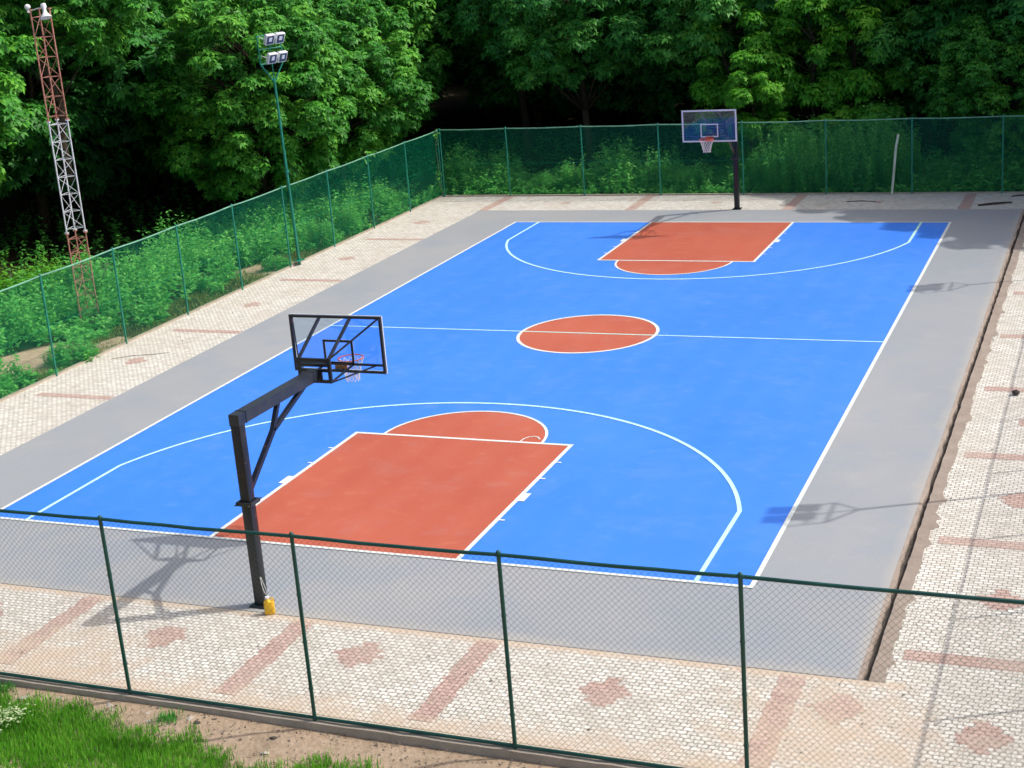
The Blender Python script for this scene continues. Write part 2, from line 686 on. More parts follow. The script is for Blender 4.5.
# painted court
z1, z2, z3 = .014, .018, .022
cb = MB(); rect(cb, 0, 0, 15, 28, z1)
struct(cb.build('court_surface', M['blue']))
cr = MB()
def arcpts(cx, cy, r, a0, a1, n=64):
    return [(cx + r * math.cos(a0 + (a1 - a0) * i / n), cy + r * math.sin(a0 + (a1 - a0) * i / n)) for i in range(n + 1)]
rect(cr, 5.05, 0, 9.95, 5.8, z2); rect(cr, 5.05, 22.2, 9.95, 28, z2)
cr.poly(arcpts(7.5, 5.8, 1.8, 0, math.pi), z2)
cr.poly(arcpts(7.5, 22.2, 1.8, math.pi, 2 * math.pi), z2)
cr.poly(arcpts(7.5, 14, 1.8, 0, 2 * math.pi)[:-1], z2)
struct(cr.build('key_areas', M['red']))

ln = MB(); LW = .062
zc = [z3]
def strip(pts, wd=LW, closed=False):
    P = [Vector((x, y, 0)) for x, y in pts]
    N = len(P); vs = []
    for i in range(N):
        if closed:
            d0 = (P[i] - P[i - 1]).normalized(); d1 = (P[(i + 1) % N] - P[i]).normalized()
        else:
            d0 = (P[i] - P[max(i - 1, 0)]); d1 = (P[min(i + 1, N - 1)] - P[i])
            d0 = d0.normalized() if d0.length else d1.normalized()
            d1 = d1.normalized() if d1.length else d0
        t = (d0 + d1).normalized(); nn = Vector((-t.y, t.x, 0))
        k = wd / 2 / max(.4, nn.dot(Vector((-d0.y, d0.x, 0))))
        vs += [(P[i].x + nn.x * k, P[i].y + nn.y * k, zc[0]), (P[i].x - nn.x * k, P[i].y - nn.y * k, zc[0])]
    fs = [(2 * i, 2 * i + 1, 2 * i + 3, 2 * i + 2) for i in range(N - 1)]
    if closed:
        fs.append((2 * N - 2, 2 * N - 1, 1, 0))
    ln.add(vs, fs)
    zc[0] += .00012          # crossing strips never share a plane
strip([(0, 0), (15, 0), (15, 28), (0, 28)], .08, True)
ln.cur = 1; strip([(.03, 14), (14.97, 14)]); ln.cur = 0
strip(arcpts(7.5, 14, 1.8, 0, 2 * math.pi, 96)[:-1], .085, True)
for s in (0, 1):
    def mp(pts):
        return [(x, 28 - y) if s else (x, y) for x, y in pts]
    for sx in (5.05, 9.95):
        pass
    strip(mp([(5.05, .03), (5.05, 5.8), (9.95, 5.8), (9.95, .03)]), .085)
    strip(mp(arcpts(7.5, 5.8, 1.8, 0, math.pi)))
    c0, Rr = 1.345, 6.8
    a = math.asin((3.0 - c0) / Rr)
    ln.cur = 1
    strip(mp([(14.1, .03)] + arcpts(7.5, c0, Rr, a, math.pi - a, 110) + [(.9, .03)]), .08)
    ln.cur = 0
    for sx, sg in ((5.02, -1), (9.98, 1)):
        for yy, hw, dp in ((1.8, .025, .12), (2.92, .2, .13), (3.9, .025, .12), (4.8, .025, .12)):
            x0, x1 = sorted((sx, sx + sg * dp)); y0, y1 = yy - hw, yy + hw
            if s: y0, y1 = 28 - y1, 28 - y0
            rect(ln, x0, y0, x1, y1, zc[0]); zc[0] += .00012
strip([(8.82, 5.84), (8.84, 6.02), (8.90, 6.13), (9.0, 6.19), (9.1, 6.15), (9.19, 6.02)], .03)   # stray arc by the free-throw line
struct(ln.build('court_lines', [M['line'], M['line_cyan']]))


# ------------------------------------------------------------------ chain-link fences
def wire_panel(mb, P, d, L, H, z0=.06, pitch=.09, r=.0021):
    """two sets of diagonal wires filling a rectangle of length L and height H"""
    P = Vector(P); d = Vector(d).normalized(); nrm = Vector((-d.y, d.x, 0))
    for sg in (1, -1):
        s = -H if sg > 0 else 0
        end = L if sg > 0 else L + H
        off = nrm * (.0022 * sg)
        while s < end:
            a = (s, 0); b = (s + sg * H, H)
            # clip to 0..L
            (x0, y0), (x1, y1) = a, b
            if sg > 0:
                if x0 < 0: y0 += -x0; x0 = 0
                if x1 > L: y1 -= x1 - L; x1 = L
            else:
                if x0 > L: y0 += x0 - L; x0 = L
                if x1 < 0: y1 -= -x1; x1 = 0
            if y1 - y0 > .02:
                A = P + d * x0 + off + Vector((0, 0, z0 + y0)); B = P + d * x1 + off + Vector((0, 0, z0 + y1))
                t = (B - A).normalized(); q = t.cross(nrm).normalized()
                vs = []
                for p in (A, B):
                    for an in (90, 210, 330):
                        vs.append(p + nrm * (r * math.sin(R(an))) + q * (r * math.cos(R(an))))
                mb.add(vs, [(0, 1, 4, 3), (1, 2, 5, 4), (2, 0, 3, 5)])
            s += pitch


def fence(name, p0, d, posts, H, label, rail_mat, post_mat, wire_mat, r_wire, pitch=.09, sag=0.0, bottom=True, zb=-.35, rr_=.026, pr=.028):
    root = empty(name, p0, 0, label, 'fence')
    d = Vector(d).normalized()
    L = posts[-1] - posts[0]
    rg = random.Random(len(posts) * 13 + int(H * 100))
    start = d * posts[0]
    for k, s in enumerate(posts):
        p = d * s
        lean = Vector((rg.uniform(-.012, .012), rg.uniform(-.012, .012), 0))
        mb = MB()
        mb.tube([p + Vector((0, 0, zb)), p + lean + Vector((0, 0, H))], pr, 10)
        mb.lathe([(pr + .003, -.01), (pr + .004, .015), (pr * .7, .035), (.001, .042)], p + lean + Vector((0, 0, H)), 10)
        # tie bands
        for zz in (.5, 1.2, 1.9):
            mb.lathe([(pr + .001, -.014), (pr + .008, -.010), (pr + .008, .010), (pr + .001, .014)], p + lean * (zz / H) + Vector((0, 0, zz)), 10)
        smooth_angle(mb.build('post', post_mat, root))
    tr = MB()
    pts = []
    for k in range(len(posts) - 1):
        for j in range(6):
            t = j / 6
            s = posts[k] + (posts[k + 1] - posts[k]) * t
            pts.append(d * s + Vector((0, 0, H - .02 - sag * math.sin(math.pi * t) + rg.uniform(-.004, .004))))
    pts.append(d * posts[-1] + Vector((0, 0, H - .02)))
    tr.tube(pts, rr_, 8)
    smooth_angle(tr.build('top_rail', rail_mat, root))
    if bottom:
        br = MB()
        br.tube([d * posts[0] + Vector((0, 0, .055)), d * posts[-1] + Vector((0, 0, .045))], .026, 8)
        smooth_angle(br.build('bottom_rail', post_mat, root))
    wm = MB()
    wire_panel(wm, start, d, L, H - .08, .05, pitch, r_wire)
    # tension wires
    nn = Vector((-d.y, d.x, 0)) * .012
    for zz in ((.09,) if bottom else (.02, 1.3)):
        wm.tube([start + nn + Vector((0, 0, zz)), start + d * L + nn + Vector((0, 0, zz))], .003, 3, cap=False)
    wm.build('wire_mesh', wire_mat, root)
    return root


px_near = [XL, -1.95, 1.06, 4.1, 7.14, 10.18, 13.14, 16.2, XR]
fence('chain_link_fence', (0, YN, 0), (1, 0, 0), px_near, 2.76, 'green chain link fence closest to the camera, coloured dark for its shaded side, standing on the low concrete wall',
      M['green_shaded'], M['green_shaded'], M['wire_shaded'], .0018, .088, .012)
py_left = [YN, -3.45, -.45, 2.6, 5.62, 8.65, 11.68, 14.72, 17.75, 20.75, 23.82, 26.88, 29.95, 32.98]
fence('chain_link_fence', (XL, 0, 0), (0, 1, 0), py_left, 2.66, 'green chain link fence running along the left paving in front of the weedy bank',
      M['rail_worn'], M['green_paint'], M['wire'], .0020, .075, .02, bottom=False, zb=-.2, rr_=.021)
px_back = [XL + .08, -2.2, .88, 3.92, 7.1, 10.14, 13.15, 16.2, XR - .08]
fence('chain_link_fence', (0, YF, 0), (1, 0, 0), px_back, 2.68, 'green chain link fence behind the far hoop with tall weeds growing behind it',
      M['rail_worn'], M['green_paint'], M['wire'], .0022, .075, .02, bottom=False, zb=-.2, rr_=.021)
py_right = [YN + .08, -2.4, .6, 3.6, 6.7, 9.7, 12.7, 15.8, 18.8, 21.8, 24.8, 27.9, 30.9, YF - .1]
fence('chain_link_fence', (XR, 0, 0), (0, 1, 0), py_right, 2.72, 'green chain link fence beyond the right paving, its rail shadow lying along the blocks',
      M['rail_worn'], M['green_paint'], M['wire'], .0022, .088, .02, bottom=False, zb=-.2, rr_=.02, pr=.024)

# concrete wall carrying the near fence
wl = MB()
rw = random.Random(5)
n = 120
tops = [YN + .075, YN - .075]
vsw = []
for i in range(n + 1):
    x = XL + (XR - XL) * i / n
    b0 = rw.uniform(-.006, .006)
    vsw += [(x, YN + .075, -.5), (x, YN + .075, .012 + b0), (x, YN - .075, .008 + b0), (x, YN - .085 + rw.uniform(-.008, .008), -.12), (x, YN - .10 + rw.uniform(-.02, .01), -.6)]
fw = []
for i in range(n):
    for k in range(4):
        a0 = i * 5 + k
        fw.append((a0, a0 + 1, a0 + 6, a0 + 5))
wl.add(vsw, fw)
tag(wl.build('low_wall', M['concrete']), 'low weathered concrete wall under the near green fence beside the sandy path', 'wall')


# ------------------------------------------------------------------ basketball hoops
def make_hoop():
    t = empty('basketball_hoop', (7.5, -2.3, 0))
    p = MB()
    p.box((0, 0, 1.63), (.175, .175, 3.26), bev=.025)
    p.box((0, 0, .024), (.30, .30, .024), bev=.004)
    for bx in (-.12, .12):
        for by in (-.12, .12):
            p.lathe([(.014, .036), (.014, .055), (.0, .056)], (bx, by, 0), 6)
    smooth_angle(p.build('post', M['black'], t))
    a = MB()
    # arm: square tube with a chamfered heel, sloping very slightly
    a.bar((0, -.09, 3.185), (0, 2.47, 3.15), .18, .185)
    for y in (.12, 2.30):
        a.bar((0, y, 3.185 - y * .0136), (0, y + .012, 3.185 - y * .0136), .194, .198)
    smooth_angle(a.build('arm', M['blackgrey'], t))
    b = MB()
    b.bar((0, .08, 1.95), (0, .98, 2.66), .075, .075)
    b.bar((0, .95, 2.63), (0, 1.27, 3.14), .07, .07)
    b.bar((0, .96, 2.65), (0, 2.3, 3.13), .07, .07)
    b.build('brace', M['black'], t)
    c = MB()
    for z in (1.80,):
        c.bar((-.14, -.125, z), (.14, -.125, z), .03, .06); c.bar((-.14, .125, z), (.14, .125, z), .03, .06)
        c.bar((-.125, -.12, z), (-.125, .12, z), .03, .06); c.bar((.125, -.12, z), (.125, .12, z), .03, .06)
        c.tube([(.12, -.2, z), (.12, .2, z)], .012, 6)
        c.tube([(-.12, -.2, z), (-.12, .2, z)], .012, 6)
    c.build('clamp', M['blackgrey'], t)
    f = MB()
    yb = 2.52
    for z in (3.40, 3.31, 3.02):
        f.bar((-.31, yb, z), (.31, yb, z), .05, .05)
    f.bar((-.31, yb, 3.215), (.31, yb, 3.215), .046, .05)
    for x in (-.29, .29):
        f.bar((x, yb + .003, 2.995), (x, yb + .003, 3.425), .055, .05)
    for x in (-.11, .11):
        f.bar((x, yb - .002, 3.03), (x, yb - .002, 3.22), .05, .04)
    f.box((0, yb - .03, 3.12), (.24, .02, .24))
    f.build('mounting_frame', M['black'], t)
    B = 3.40
    for x0, z0, x1, z1_, w_ in ((-.29, 3.41, -.30, 3.90, .045), (.29, 3.41, .30, 3.90, .045),
                                (.29, 3.41, .84, 3.90, .026), (-.29, 3.41, -.84, 3.90, .026),
                                (.29, 3.0, .27, 3.06, .03), (-.29, 3.0, -.27, 3.06, .03),
                                (.29, 3.0, .72, 3.06, .022), (-.29, 3.0, -.72, 3.06, .022)):
        s = MB(); s.bar((x0, yb, z0), (x1, B - .02, z1_), w_, w_)
        s.build('strut', M['blackgrey'] if w_ > .04 else M['black'], t)
    # backboard: clear pane, black steel frame behind, white border and target square in front
    bb = MB(); bb.box((0, B + .006, 3.43), (1.80, .010, 1.02))
    board = bb.build('backboard', M['acrylic'], t)
    fr = MB()
    zb, zt = 2.92, 3.94
    fr.bar((-.9, B - .018, zt - .02), (.9, B - .018, zt - .02), .035, .04)
    fr.bar((-.9, B - .018, zb + .02), (.9, B - .018, zb + .02), .035, .04)
    fr.bar((-.86, B - .018, zb + .15), (.86, B - .018, zb + .15), .033, .035)
    for x in (-.88, .88):
        fr.bar((x, B - .019, zb + .041), (x, B - .019, zt - .041), .04, .033)
    fr.build('back_frame', M['black'], board)
    def ring(mb, x0, x1, z0_, z1_, wd, y, th):
        mb.box(((x0 + x1) / 2, y, z0_ + wd / 2), (x1 - x0, th, wd)); mb.box(((x0 + x1) / 2, y, z1_ - wd / 2), (x1 - x0, th, wd))
        mb.box((x0 + wd / 2, y, (z0_ + z1_) / 2), (wd, th, z1_ - z0_ - 2 * wd)); mb.box((x1 - wd / 2, y, (z0_ + z1_) / 2), (wd, th, z1_ - z0_ - 2 * wd))
    wb = MB(); ring(wb, -.91, .91, zb - .01, zt + .01, .05, B + .022, .018)
    wb.build('border', M['white'], board)
    ts = MB(); ring(ts, -.295, .295, 3.06, 3.50, .04, B + .014, .004)
    ts.build('target_square', M['white'], board)
    tb = MB(); ring(tb, -.295, .295, 3.06, 3.50, .04, B - .002, .004)
    tb.build('target_backing', M['black'], board)
    # rim with bracket
    rc = Vector((0, B + .035 + .15 + .225, 3.05))
    rm = MB()
    rm.tube([rc + Vector((.228 * math.cos(q), .228 * math.sin(q), 0)) for q in [2 * math.pi * i / 32 for i in range(32)]], .011, 8, closed=True)
    rm.bar((-.10, B + .03, 3.035), (-.08, rc.y - .2, 3.035), .02, .02); rm.bar((.10, B + .03, 3.035), (.08, rc.y - .2, 3.035), .02, .02)
    rm.box((0, B + .04, 3.0), (.24, .02, .16)); rm.box((0, B + .10, 3.03), (.2, .12, .012))
    for k in range(12):
        q = 2 * math.pi * k / 12
        rm.tube([rc + Vector((.228 * math.cos(q), .228 * math.sin(q), -.01)), rc + Vector((.222 * math.cos(q), .222 * math.sin(q), -.035))], .005, 5)
    smooth_angle(rm.build('rim', M['rim_red'], t))
    nt_ = MB()
    rad = [.224, .19, .165, .142, .125, .118]; zz = [-.03, -.11, -.19, -.27, -.35, -.42]
    for k in range(12):
        for j in range(5):
            q0 = 2 * math.pi * (k + (j % 2) * .5) / 12
            for sg in (-.5, .5):
                q1 = q0 + sg * 2 * math.pi / 12
                nt_.tube([rc + Vector((rad[j] * math.cos(q0), rad[j] * math.sin(q0), zz[j])), rc + Vector((rad[j + 1] * math.cos(q1), rad[j + 1] * math.sin(q1), zz[j + 1]))], .0055, 4)
    nt_.build('net', M['net'], t)
    return t


hoop = make_hoop()
tag(hoop, 'basketball hoop seen from behind, black post and braced arm beside the near fence', 'basketball hoop', 'basketball hoops facing each other')
hoop2 = copy_tree(hoop)
hoop2.location = (7.5, 30.3, 0); hoop2.rotation_euler.z = math.pi
tag(hoop2, 'far basketball hoop with white net, facing the camera before the trees', 'basketball hoop', 'basketball hoops facing each other')

# chain lying round the near post's foot and the yellow jug beside it
jug = empty('jug', (7.80, -2.55, .0), .5, 'small yellow plastic jug standing against the foot of the near hoop post', 'jug')
jb = MB()
jb.box((0, 0, .115), (.165, .105, .23), bev=.025)
jb.lathe([(.055, .225), (.04, .25), (.03, .262), (.028, .285)], (-.02, 0, 0), 16)
for k in (-1, 1):
    jb.box((0, k * .053, .11), (.11, .006, .14), bev=.002)
smooth_angle(jb.build('body', M['yellow'], jug), 50)
jc = MB(); jc.lathe([(.033, .272), (.033, .305), (.0, .307)], (-.02, 0, 0), 14)
smooth_angle(jc.build('cap', M['white'], jug))
jh = MB(); jh.tube([(.0, 0, .25), (.03, 0, .275), (.065, 0, .27), (.078, 0, .22)], .011, 8)
smooth_angle(jh.build('handle', M['yellow'], jug))
cord = MB()
cord.tube([(7.605, -2.41, .56), (7.66, -2.47, .44), (7.72, -2.52, .36), (7.79, -2.55, .31), (7.75, -2.50, .37), (7.68, -2.44, .45), (7.612, -2.40, .55)], .004, 5)
tag(smooth_angle(cord.build('cord', M['net'])), 'thin pale cord looped from the near hoop post down to the yellow jug', 'cord')


# ------------------------------------------------------------------ floodlight masts
def make_floodlight():
    t = empty('floodlight_pole', (0, 0, 0))
    p = MB()
    p.tube([(0, 0, -.1), (0, 0, 2.2), (0, 0, 5.95)], [.05, .045, .038], 12)
    p.lathe([(.075, 2.95), (.075, 3.03)], (0, 0, 0), 12)
    p.box((0, 0, .04), (.3, .3, .02))
    smooth_angle(p.build('pole', M['green_paint'], t))
    f = MB()
    f.tube([(0, 0, 5.85), (0, -.45, 6.45), (0, -.45, 7.32), (0, .45, 7.32), (0, .45, 6.45), (0, 0, 5.85)], .026, 8)
    f.tube([(0, 0, 5.85), (0, 0, 7.3)], .02, 8)
    f.tube([(0, -.45, 6.45), (0, .45, 6.45)], .026, 8); f.tube([(0, -.45, 6.9), (0, .45, 6.9)], .02, 8)
    smooth_angle(f.build('support_frame', M['green_paint'], t))
    rot = Matrix.Rotation(R(28), 3, 'Y')
    for z in (6.62, 7.2):
        for y in (-.2, .2):
            c = Vector((.30, y, z))
            def L(v): return c + rot @ Vector(v)
            h = MB()
            h.box(c, (.10, .33, .34), rot, .012)
            for k in range(6):
                h.box(L((-.07, -.14 + k * .056, 0)), (.05, .012, .32), rot)
            h.bar(L((-.03, -.172, 0)), (0, y - .17, z + .1), .02); h.bar(L((-.03, .172, 0)), (0, y + .17, z + .1), .02)
            ho = smooth_angle(h.build('lamp_head', M['white'], t))
            gl_ = MB(); gl_.box(L((.054, 0, 0)), (.006, .27, .28), rot)
            gl_.build('glass', M['lens'], ho)
            rf = MB(); rf.box(L((.060, 0, .02)), (.006, .11, .13), rot)
            rf.build('reflector', M['reflector'], ho)
    return t


fl1 = make_floodlight()
fl1.location = (-5.0, 21.16, .12)
fl1.rotation_euler = (R(.9), R(-.4), R(-22))
tag(fl1, 'tall slim green pole with four white floodlights, beside the left fence', 'floodlight', 'floodlight poles around the court')
for (x, y, lb) in ((20.57, 5.75, 'nearer floodlight pole beyond the right paving, throwing the larger lamp shadow on the slab'),
                   (20.85, 22.05, 'floodlight pole beyond the right paving near the far corner, throwing the smaller lamp shadow')):
    c = copy_tree(fl1)
    c.location = (x, y, 0); c.rotation_euler = (0, 0, math.pi)
    tag(c, lb, 'floodlight')

# ------------------------------------------------------------------ lattice mast
mast = empty('lattice_mast', (-8.2, 13.77, 0), 0, 'slim three legged lattice mast painted red and white, rising behind the left fence', 'mast')
side = .52
A0 = Vector((0, 0, 0)); A2 = Vector((math.cos(R(41.6)), math.sin(R(41.6)), 0)) * side; A1 = Vector((math.cos(R(101.6)), math.sin(R(101.6)), 0)) * side
legs = [A0, A1, A2]
for z0_, z1_, mt, nm, st in ((-.2, 2.62, 'mast_red', 'lower_section', .42), (2.62, 5.85, 'mast_white', 'middle_section', .5), (5.85, 8.95, 'mast_red', 'upper_section', .55)):
    s = MB()
    for k, l in enumerate(legs):
        s.tube([l + Vector((0, 0, z0_)), l + Vector((0, 0, z1_))], .022, 8)
        s.lathe([(.062, 0), (.062, .03)], l + Vector((0, 0, z1_ - .035)), 8)
        s.lathe([(.062, 0), (.062, .03)], l + Vector((0, 0, z0_ + .005)), 8)
    z = z0_ + .12
    i = 0
    while z + st < z1_:
        for k in range(3):
            a, b = legs[k], legs[(k + 1) % 3]
            s.tube([a + Vector((0, 0, z)), b + Vector((0, 0, z))], .009, 5)
            if i % 2: a, b = b, a
            s.tube([a + Vector((0, 0, z)), b + Vector((0, 0, z + st))], .009, 5)
        z += st; i += 1
    for k in range(3):
        s.tube([legs[k] + Vector((0, 0, z)), legs[(k + 1) % 3] + Vector((0, 0, z))], .011, 5)
    smooth_angle(s.build(nm, M[mt], mast))
hn = MB()
hr = Matrix.Rotation(R(165), 3, 'Y') @ Matrix.Rotation(R(12), 3, 'X')
hn.lathe([(.001, -.10), (.07, -.09), (.085, .0), (.05, .06), (.055, .14), (.10, .24), (.17, .31), (.165, .30), (.05, .14)], (.30, .22, 8.98), 18, rot=hr)
smooth_angle(hn.build('horn', M['white'], mast))
hb = MB(); hb.tube([(0, 0, 8.9), (.15, .1, 8.95), (.30, .22, 8.98)], .018, 6); hb.build('horn_bracket', M['galv'], mast)
cmx = MB(); cmx.ico((-.03, -.05, 9.02), .085, 2, 0, (1, 1, .9)); cmx.lathe([(.035, -.14), (.035, .0)], (-.03, -.05, 9.0), 10)
smooth_angle(cmx.build('dome_camera', M['white'], mast), 60)

# leaning white pole at the far fence
wp = MB(); wp.tube([(12.47, 32.82, -.02), (12.52, 32.82, .5), (12.57, 32.83, 1.1), (12.62, 32.84, 1.7), (12.70, 32.86, 2.14)], .045, 10)
tag(smooth_angle(wp.build('white_pole', M['pvc'])), 'slightly bent pale pole leaning on the far fence at the right', 'pole')
# stick, rag and other litter on the far paving
stk = MB(); stk.tube([(15.6, 30.75, .03), (16.1, 30.95, .05), (16.65, 31.2, .04)], [.03, .04, .025], 7)
tag(smooth_angle(stk.build('fallen_stick', M['bark'])), 'thick dark stick lying on the far paving at the right of the slab', 'stick')
stk = MB(); stk.tube([(11.1, 31.55, .02), (11.6, 31.6, .03), (12.1, 31.55, .02)], [.014, .02, .012], 6)
tag(smooth_angle(stk.build('fallen_stick', M['twig'])), 'thin brown stick lying on the far paving left of the pale pole', 'stick')
stk = MB(); stk.tube([(16.55, 32.35, .02), (16.8, 32.5, .03), (17.1, 32.6, .02)], [.02, .025, .012], 6)
tag(smooth_angle(stk.build('fallen_stick', M['bark'])), 'short dark stick on the far paving close to the fence at the right edge', 'stick')
stk = MB(); stk.tube([(-4.55, 10.2, .02), (-4.1, 10.55, .03), (-3.6, 10.75, .02), (-3.2, 11.0, .02)], [.005, .009, .008, .004], 6)
tag(smooth_angle(stk.build('fallen_stick', M['twig'])), 'thin crooked twig lying on the left paving near a red diamond', 'stick')
stone_green = MB(); stone_green.ico((0, 0, .06), .085, 2, .1, (1, .8, .7))
so_ = smooth_angle(stone_green.build('dark_stone', M['darkstone'])); so_.location = (18.22, 10.38, 0)
tag(so_, 'dark rounded stone on the right paving at the edge of the view', 'stone')

# pale stones on the sandy path outside the near wall
stones = [(5.45, -5.72, .10, 'pale stone at the far left of the sandy path, half in the grass'), (5.78, -5.64, .08, 'flat pale stone second from the left on the sandy path'),
          (6.02, -5.60, .09, 'pale broken stone third from the left, just below the fence wall'), (6.90, -5.60, .12, 'largest pale stone just left of the first near fence post'),
          (7.02, -5.70, .07, 'small pale stone touching the largest pale stone by the fence post'), (7.62, -5.62, .09, 'pale stone on the sand right of the first near fence post'),
          (7.74, -5.84, .08, 'long pale stone at the grass edge right of the first near fence post'), (8.30, -5.62, .13, 'wide flat white stone in the middle of the sandy path'),
          (9.80, -6.14, .08, 'white stone in the grass edge below the second near fence post')]
for k, (x, y, r_, lb) in enumerate(stones):
    s = MB(); rk = random.Random(k)
    s.ico((0, 0, 0), r_ * .62, 1, .28, (1.4, .8, .4), rk)
    o = s.build('stone', M['stone']); o.location = (x, y, -.085 - .06 * (YN - y)); o.rotation_euler = (0, 0, rk.uniform(0, 3))
    tag(o, lb, 'stone', 'pale stones on the sandy path')
for k, (x, y, lb) in enumerate([(9.75, -5.82, 'dark lump of stone on the sand near the second near fence post'), (8.46, -5.72, 'small dark stone beside the wide flat white stone')]):
    s = MB(); s.ico((0, 0, 0), .05, 2, .15, (1.2, .9, .8), random.Random(k + 40))
    o = s.build('stone', M['darkstone']); o.location = (x, y, -.085 - .06 * (YN - y)); tag(o, lb, 'stone')


# ------------------------------------------------------------------ foliage
def leaves_mesh(name, base, dirs, nrm, length, width, tone, mats, bend=.25):
    """one rhombic bent leaf (4 verts, 2 tris) per entry; all arrays (n,3) or (n,)"""
    n = len(base)
    side = np.cross(dirs, nrm); side /= np.linalg.norm(side, axis=1, keepdims=True) + 1e-9
    up = np.cross(side, dirs)
    L = length[:, None]; W = width[:, None]
    mid = base + dirs * L * .45 + up * L * bend * .35
    tip = base + dirs * L - up * L * bend * .25
    v = np.empty((n, 4, 3))
    v[:, 0] = base; v[:, 1] = mid + side * W * .5; v[:, 2] = tip; v[:, 3] = mid - side * W * .5
    idx = (np.arange(n) * 4)[:, None]
    f = np.concatenate([idx + np.array([0, 1, 3]), idx + np.array([1, 2, 3])], axis=1).reshape(-1, 3)
    me = bpy.data.meshes.new(name)
    me.vertices.add(n * 4); me.vertices.foreach_set('co', v.reshape(-1).astype(np.float32))
    me.loops.add(len(f) * 3); me.loops.foreach_set('vertex_index', f.reshape(-1).astype(np.int32))
    me.polygons.add(len(f))
    me.polygons.foreach_set('loop_start', (np.arange(len(f)) * 3).astype(np.int32))
    try:
        me.polygons.foreach_set('loop_total', np.full(len(f), 3, np.int32))
    except Exception:
        pass
    for mm in (mats if isinstance(mats, list) else [mats]):
        me.materials.append(mm)
    me.update(calc_edges=True)
    at = me.attributes.new('tone', 'FLOAT', 'POINT')
    at.data.foreach_set('value', np.repeat(np.clip(tone, 0, 1), 4).astype(np.float32))
    return me


def unit(a):
    return a / (np.linalg.norm(a, axis=-1, keepdims=True) + 1e-9)


def rosettes(P, axis, rg, k=7, ln=.3, wd=.085, droop=.45, tone=None):
    n = len(P)
    ref = rg.normal(size=(n, 3))
    u = unit(np.cross(axis, ref)); v = np.cross(axis, u)
    B = []; D = []; N = []; Ls = []; T = []
    sc = rg.uniform(.7, 1.2, n)
    for j in range(k):
        t = 2 * np.pi * (j + rg.uniform(-.25, .25, n)) / k
        rad = u * np.cos(t)[:, None] + v * np.sin(t)[:, None]
        d = unit(rad + axis * rg.uniform(-.1, .35, n)[:, None] + np.array([0, 0, -1]) * droop * rg.uniform(.5, 1.3, n)[:, None])
        B.append(P + rad * .02); D.append(d); N.append(axis + rg.normal(size=(n, 3)) * .25); Ls.append(ln * sc * rg.uniform(.75, 1.15, n)); T.append(tone + rg.normal(size=n) * .17)
    return np.concatenate(B), np.concatenate(D), unit(np.concatenate(N)), np.concatenate(Ls), np.concatenate(T)


def crown_mesh(name, seed, mat, lobes, dens=40, ln=.26, k=7, droop=.45, tone0=.5, inner=.15):
    rg = np.random.default_rng(seed)
    C = np.array([l[:3] for l in lobes]); Rd = np.array([l[3] for l in lobes])
    cen = C.mean(0)
    Ps = []; Ax = []; Tn = []
    for (x, y, z, r) in lobes:
        c = np.array([x, y, z])
        n = int(dens * r * r * 4)
        d = unit(rg.normal(size=(n, 3)) + unit(c - cen + 1e-6) * .5 + np.array([0, 0, .35]))
        # lumpy radius
        ph = rg.uniform(0, 6, 3)
        lump = 1 + .16 * np.sin(d[:, 0] * 5 + ph[0]) * np.sin(d[:, 1] * 5 + ph[1]) + .12 * np.sin(d[:, 2] * 7 + ph[2])
        rad = r * lump * np.where(rg.random(n) < inner, rg.uniform(.4, .9, n), rg.uniform(.88, 1.08, n))
        P = c + d * rad[:, None] * np.array([1, 1, .8])
        dd = np.linalg.norm((P[:, None, :] - C[None]) / np.array([1, 1, .8]), axis=2) / Rd[None]
        keep = (dd < .68).sum(1) < 1 + (rad < .8 * r)
        P = P[keep]; d = d[keep]
        Ps.append(P); Ax.append(unit(d * .55 + np.array([0, 0, .75]) + rg.normal(size=d.shape) * .22))
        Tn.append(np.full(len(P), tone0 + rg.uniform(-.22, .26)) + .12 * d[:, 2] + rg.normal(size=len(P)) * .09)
    P = np.concatenate(Ps); A = np.concatenate(Ax); T = np.concatenate(Tn)
    B, D, N, L, T = rosettes(P, A, rg, k, ln, .08, droop, T)
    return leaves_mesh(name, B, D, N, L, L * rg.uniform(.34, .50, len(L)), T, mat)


def make_lobes(seed, R0, z0, zt, n, r0=.9, r1=1.7, squash=1.0):
    """lobes spread over an ovoid from z0 to zt with radius R0"""
    rg = random.Random(seed)
    out = []
    zc_ = (z0 + zt) / 2; hz = (zt - z0) / 2
    tries = 0
    while len(out) < n and tries < 4000:
        tries += 1
        z = rg.uniform(-1, 1); t = rg.uniform(0, 2 * math.pi)
        rr_ = math.sqrt(max(0, 1 - z * z * .8)) * rg.uniform(.55, 1.0)
        r = rg.uniform(r0, r1)
        p = (R0 * rr_ * math.cos(t), R0 * rr_ * math.sin(t) * squash, zc_ + z * hz * .95, r)
        if all((p[0] - q[0]) ** 2 + (p[1] - q[1]) ** 2 + (p[2] - q[2]) ** 2 > (.80 * (r + q[3])) ** 2 for q in out):
            out.append(p)
    return out


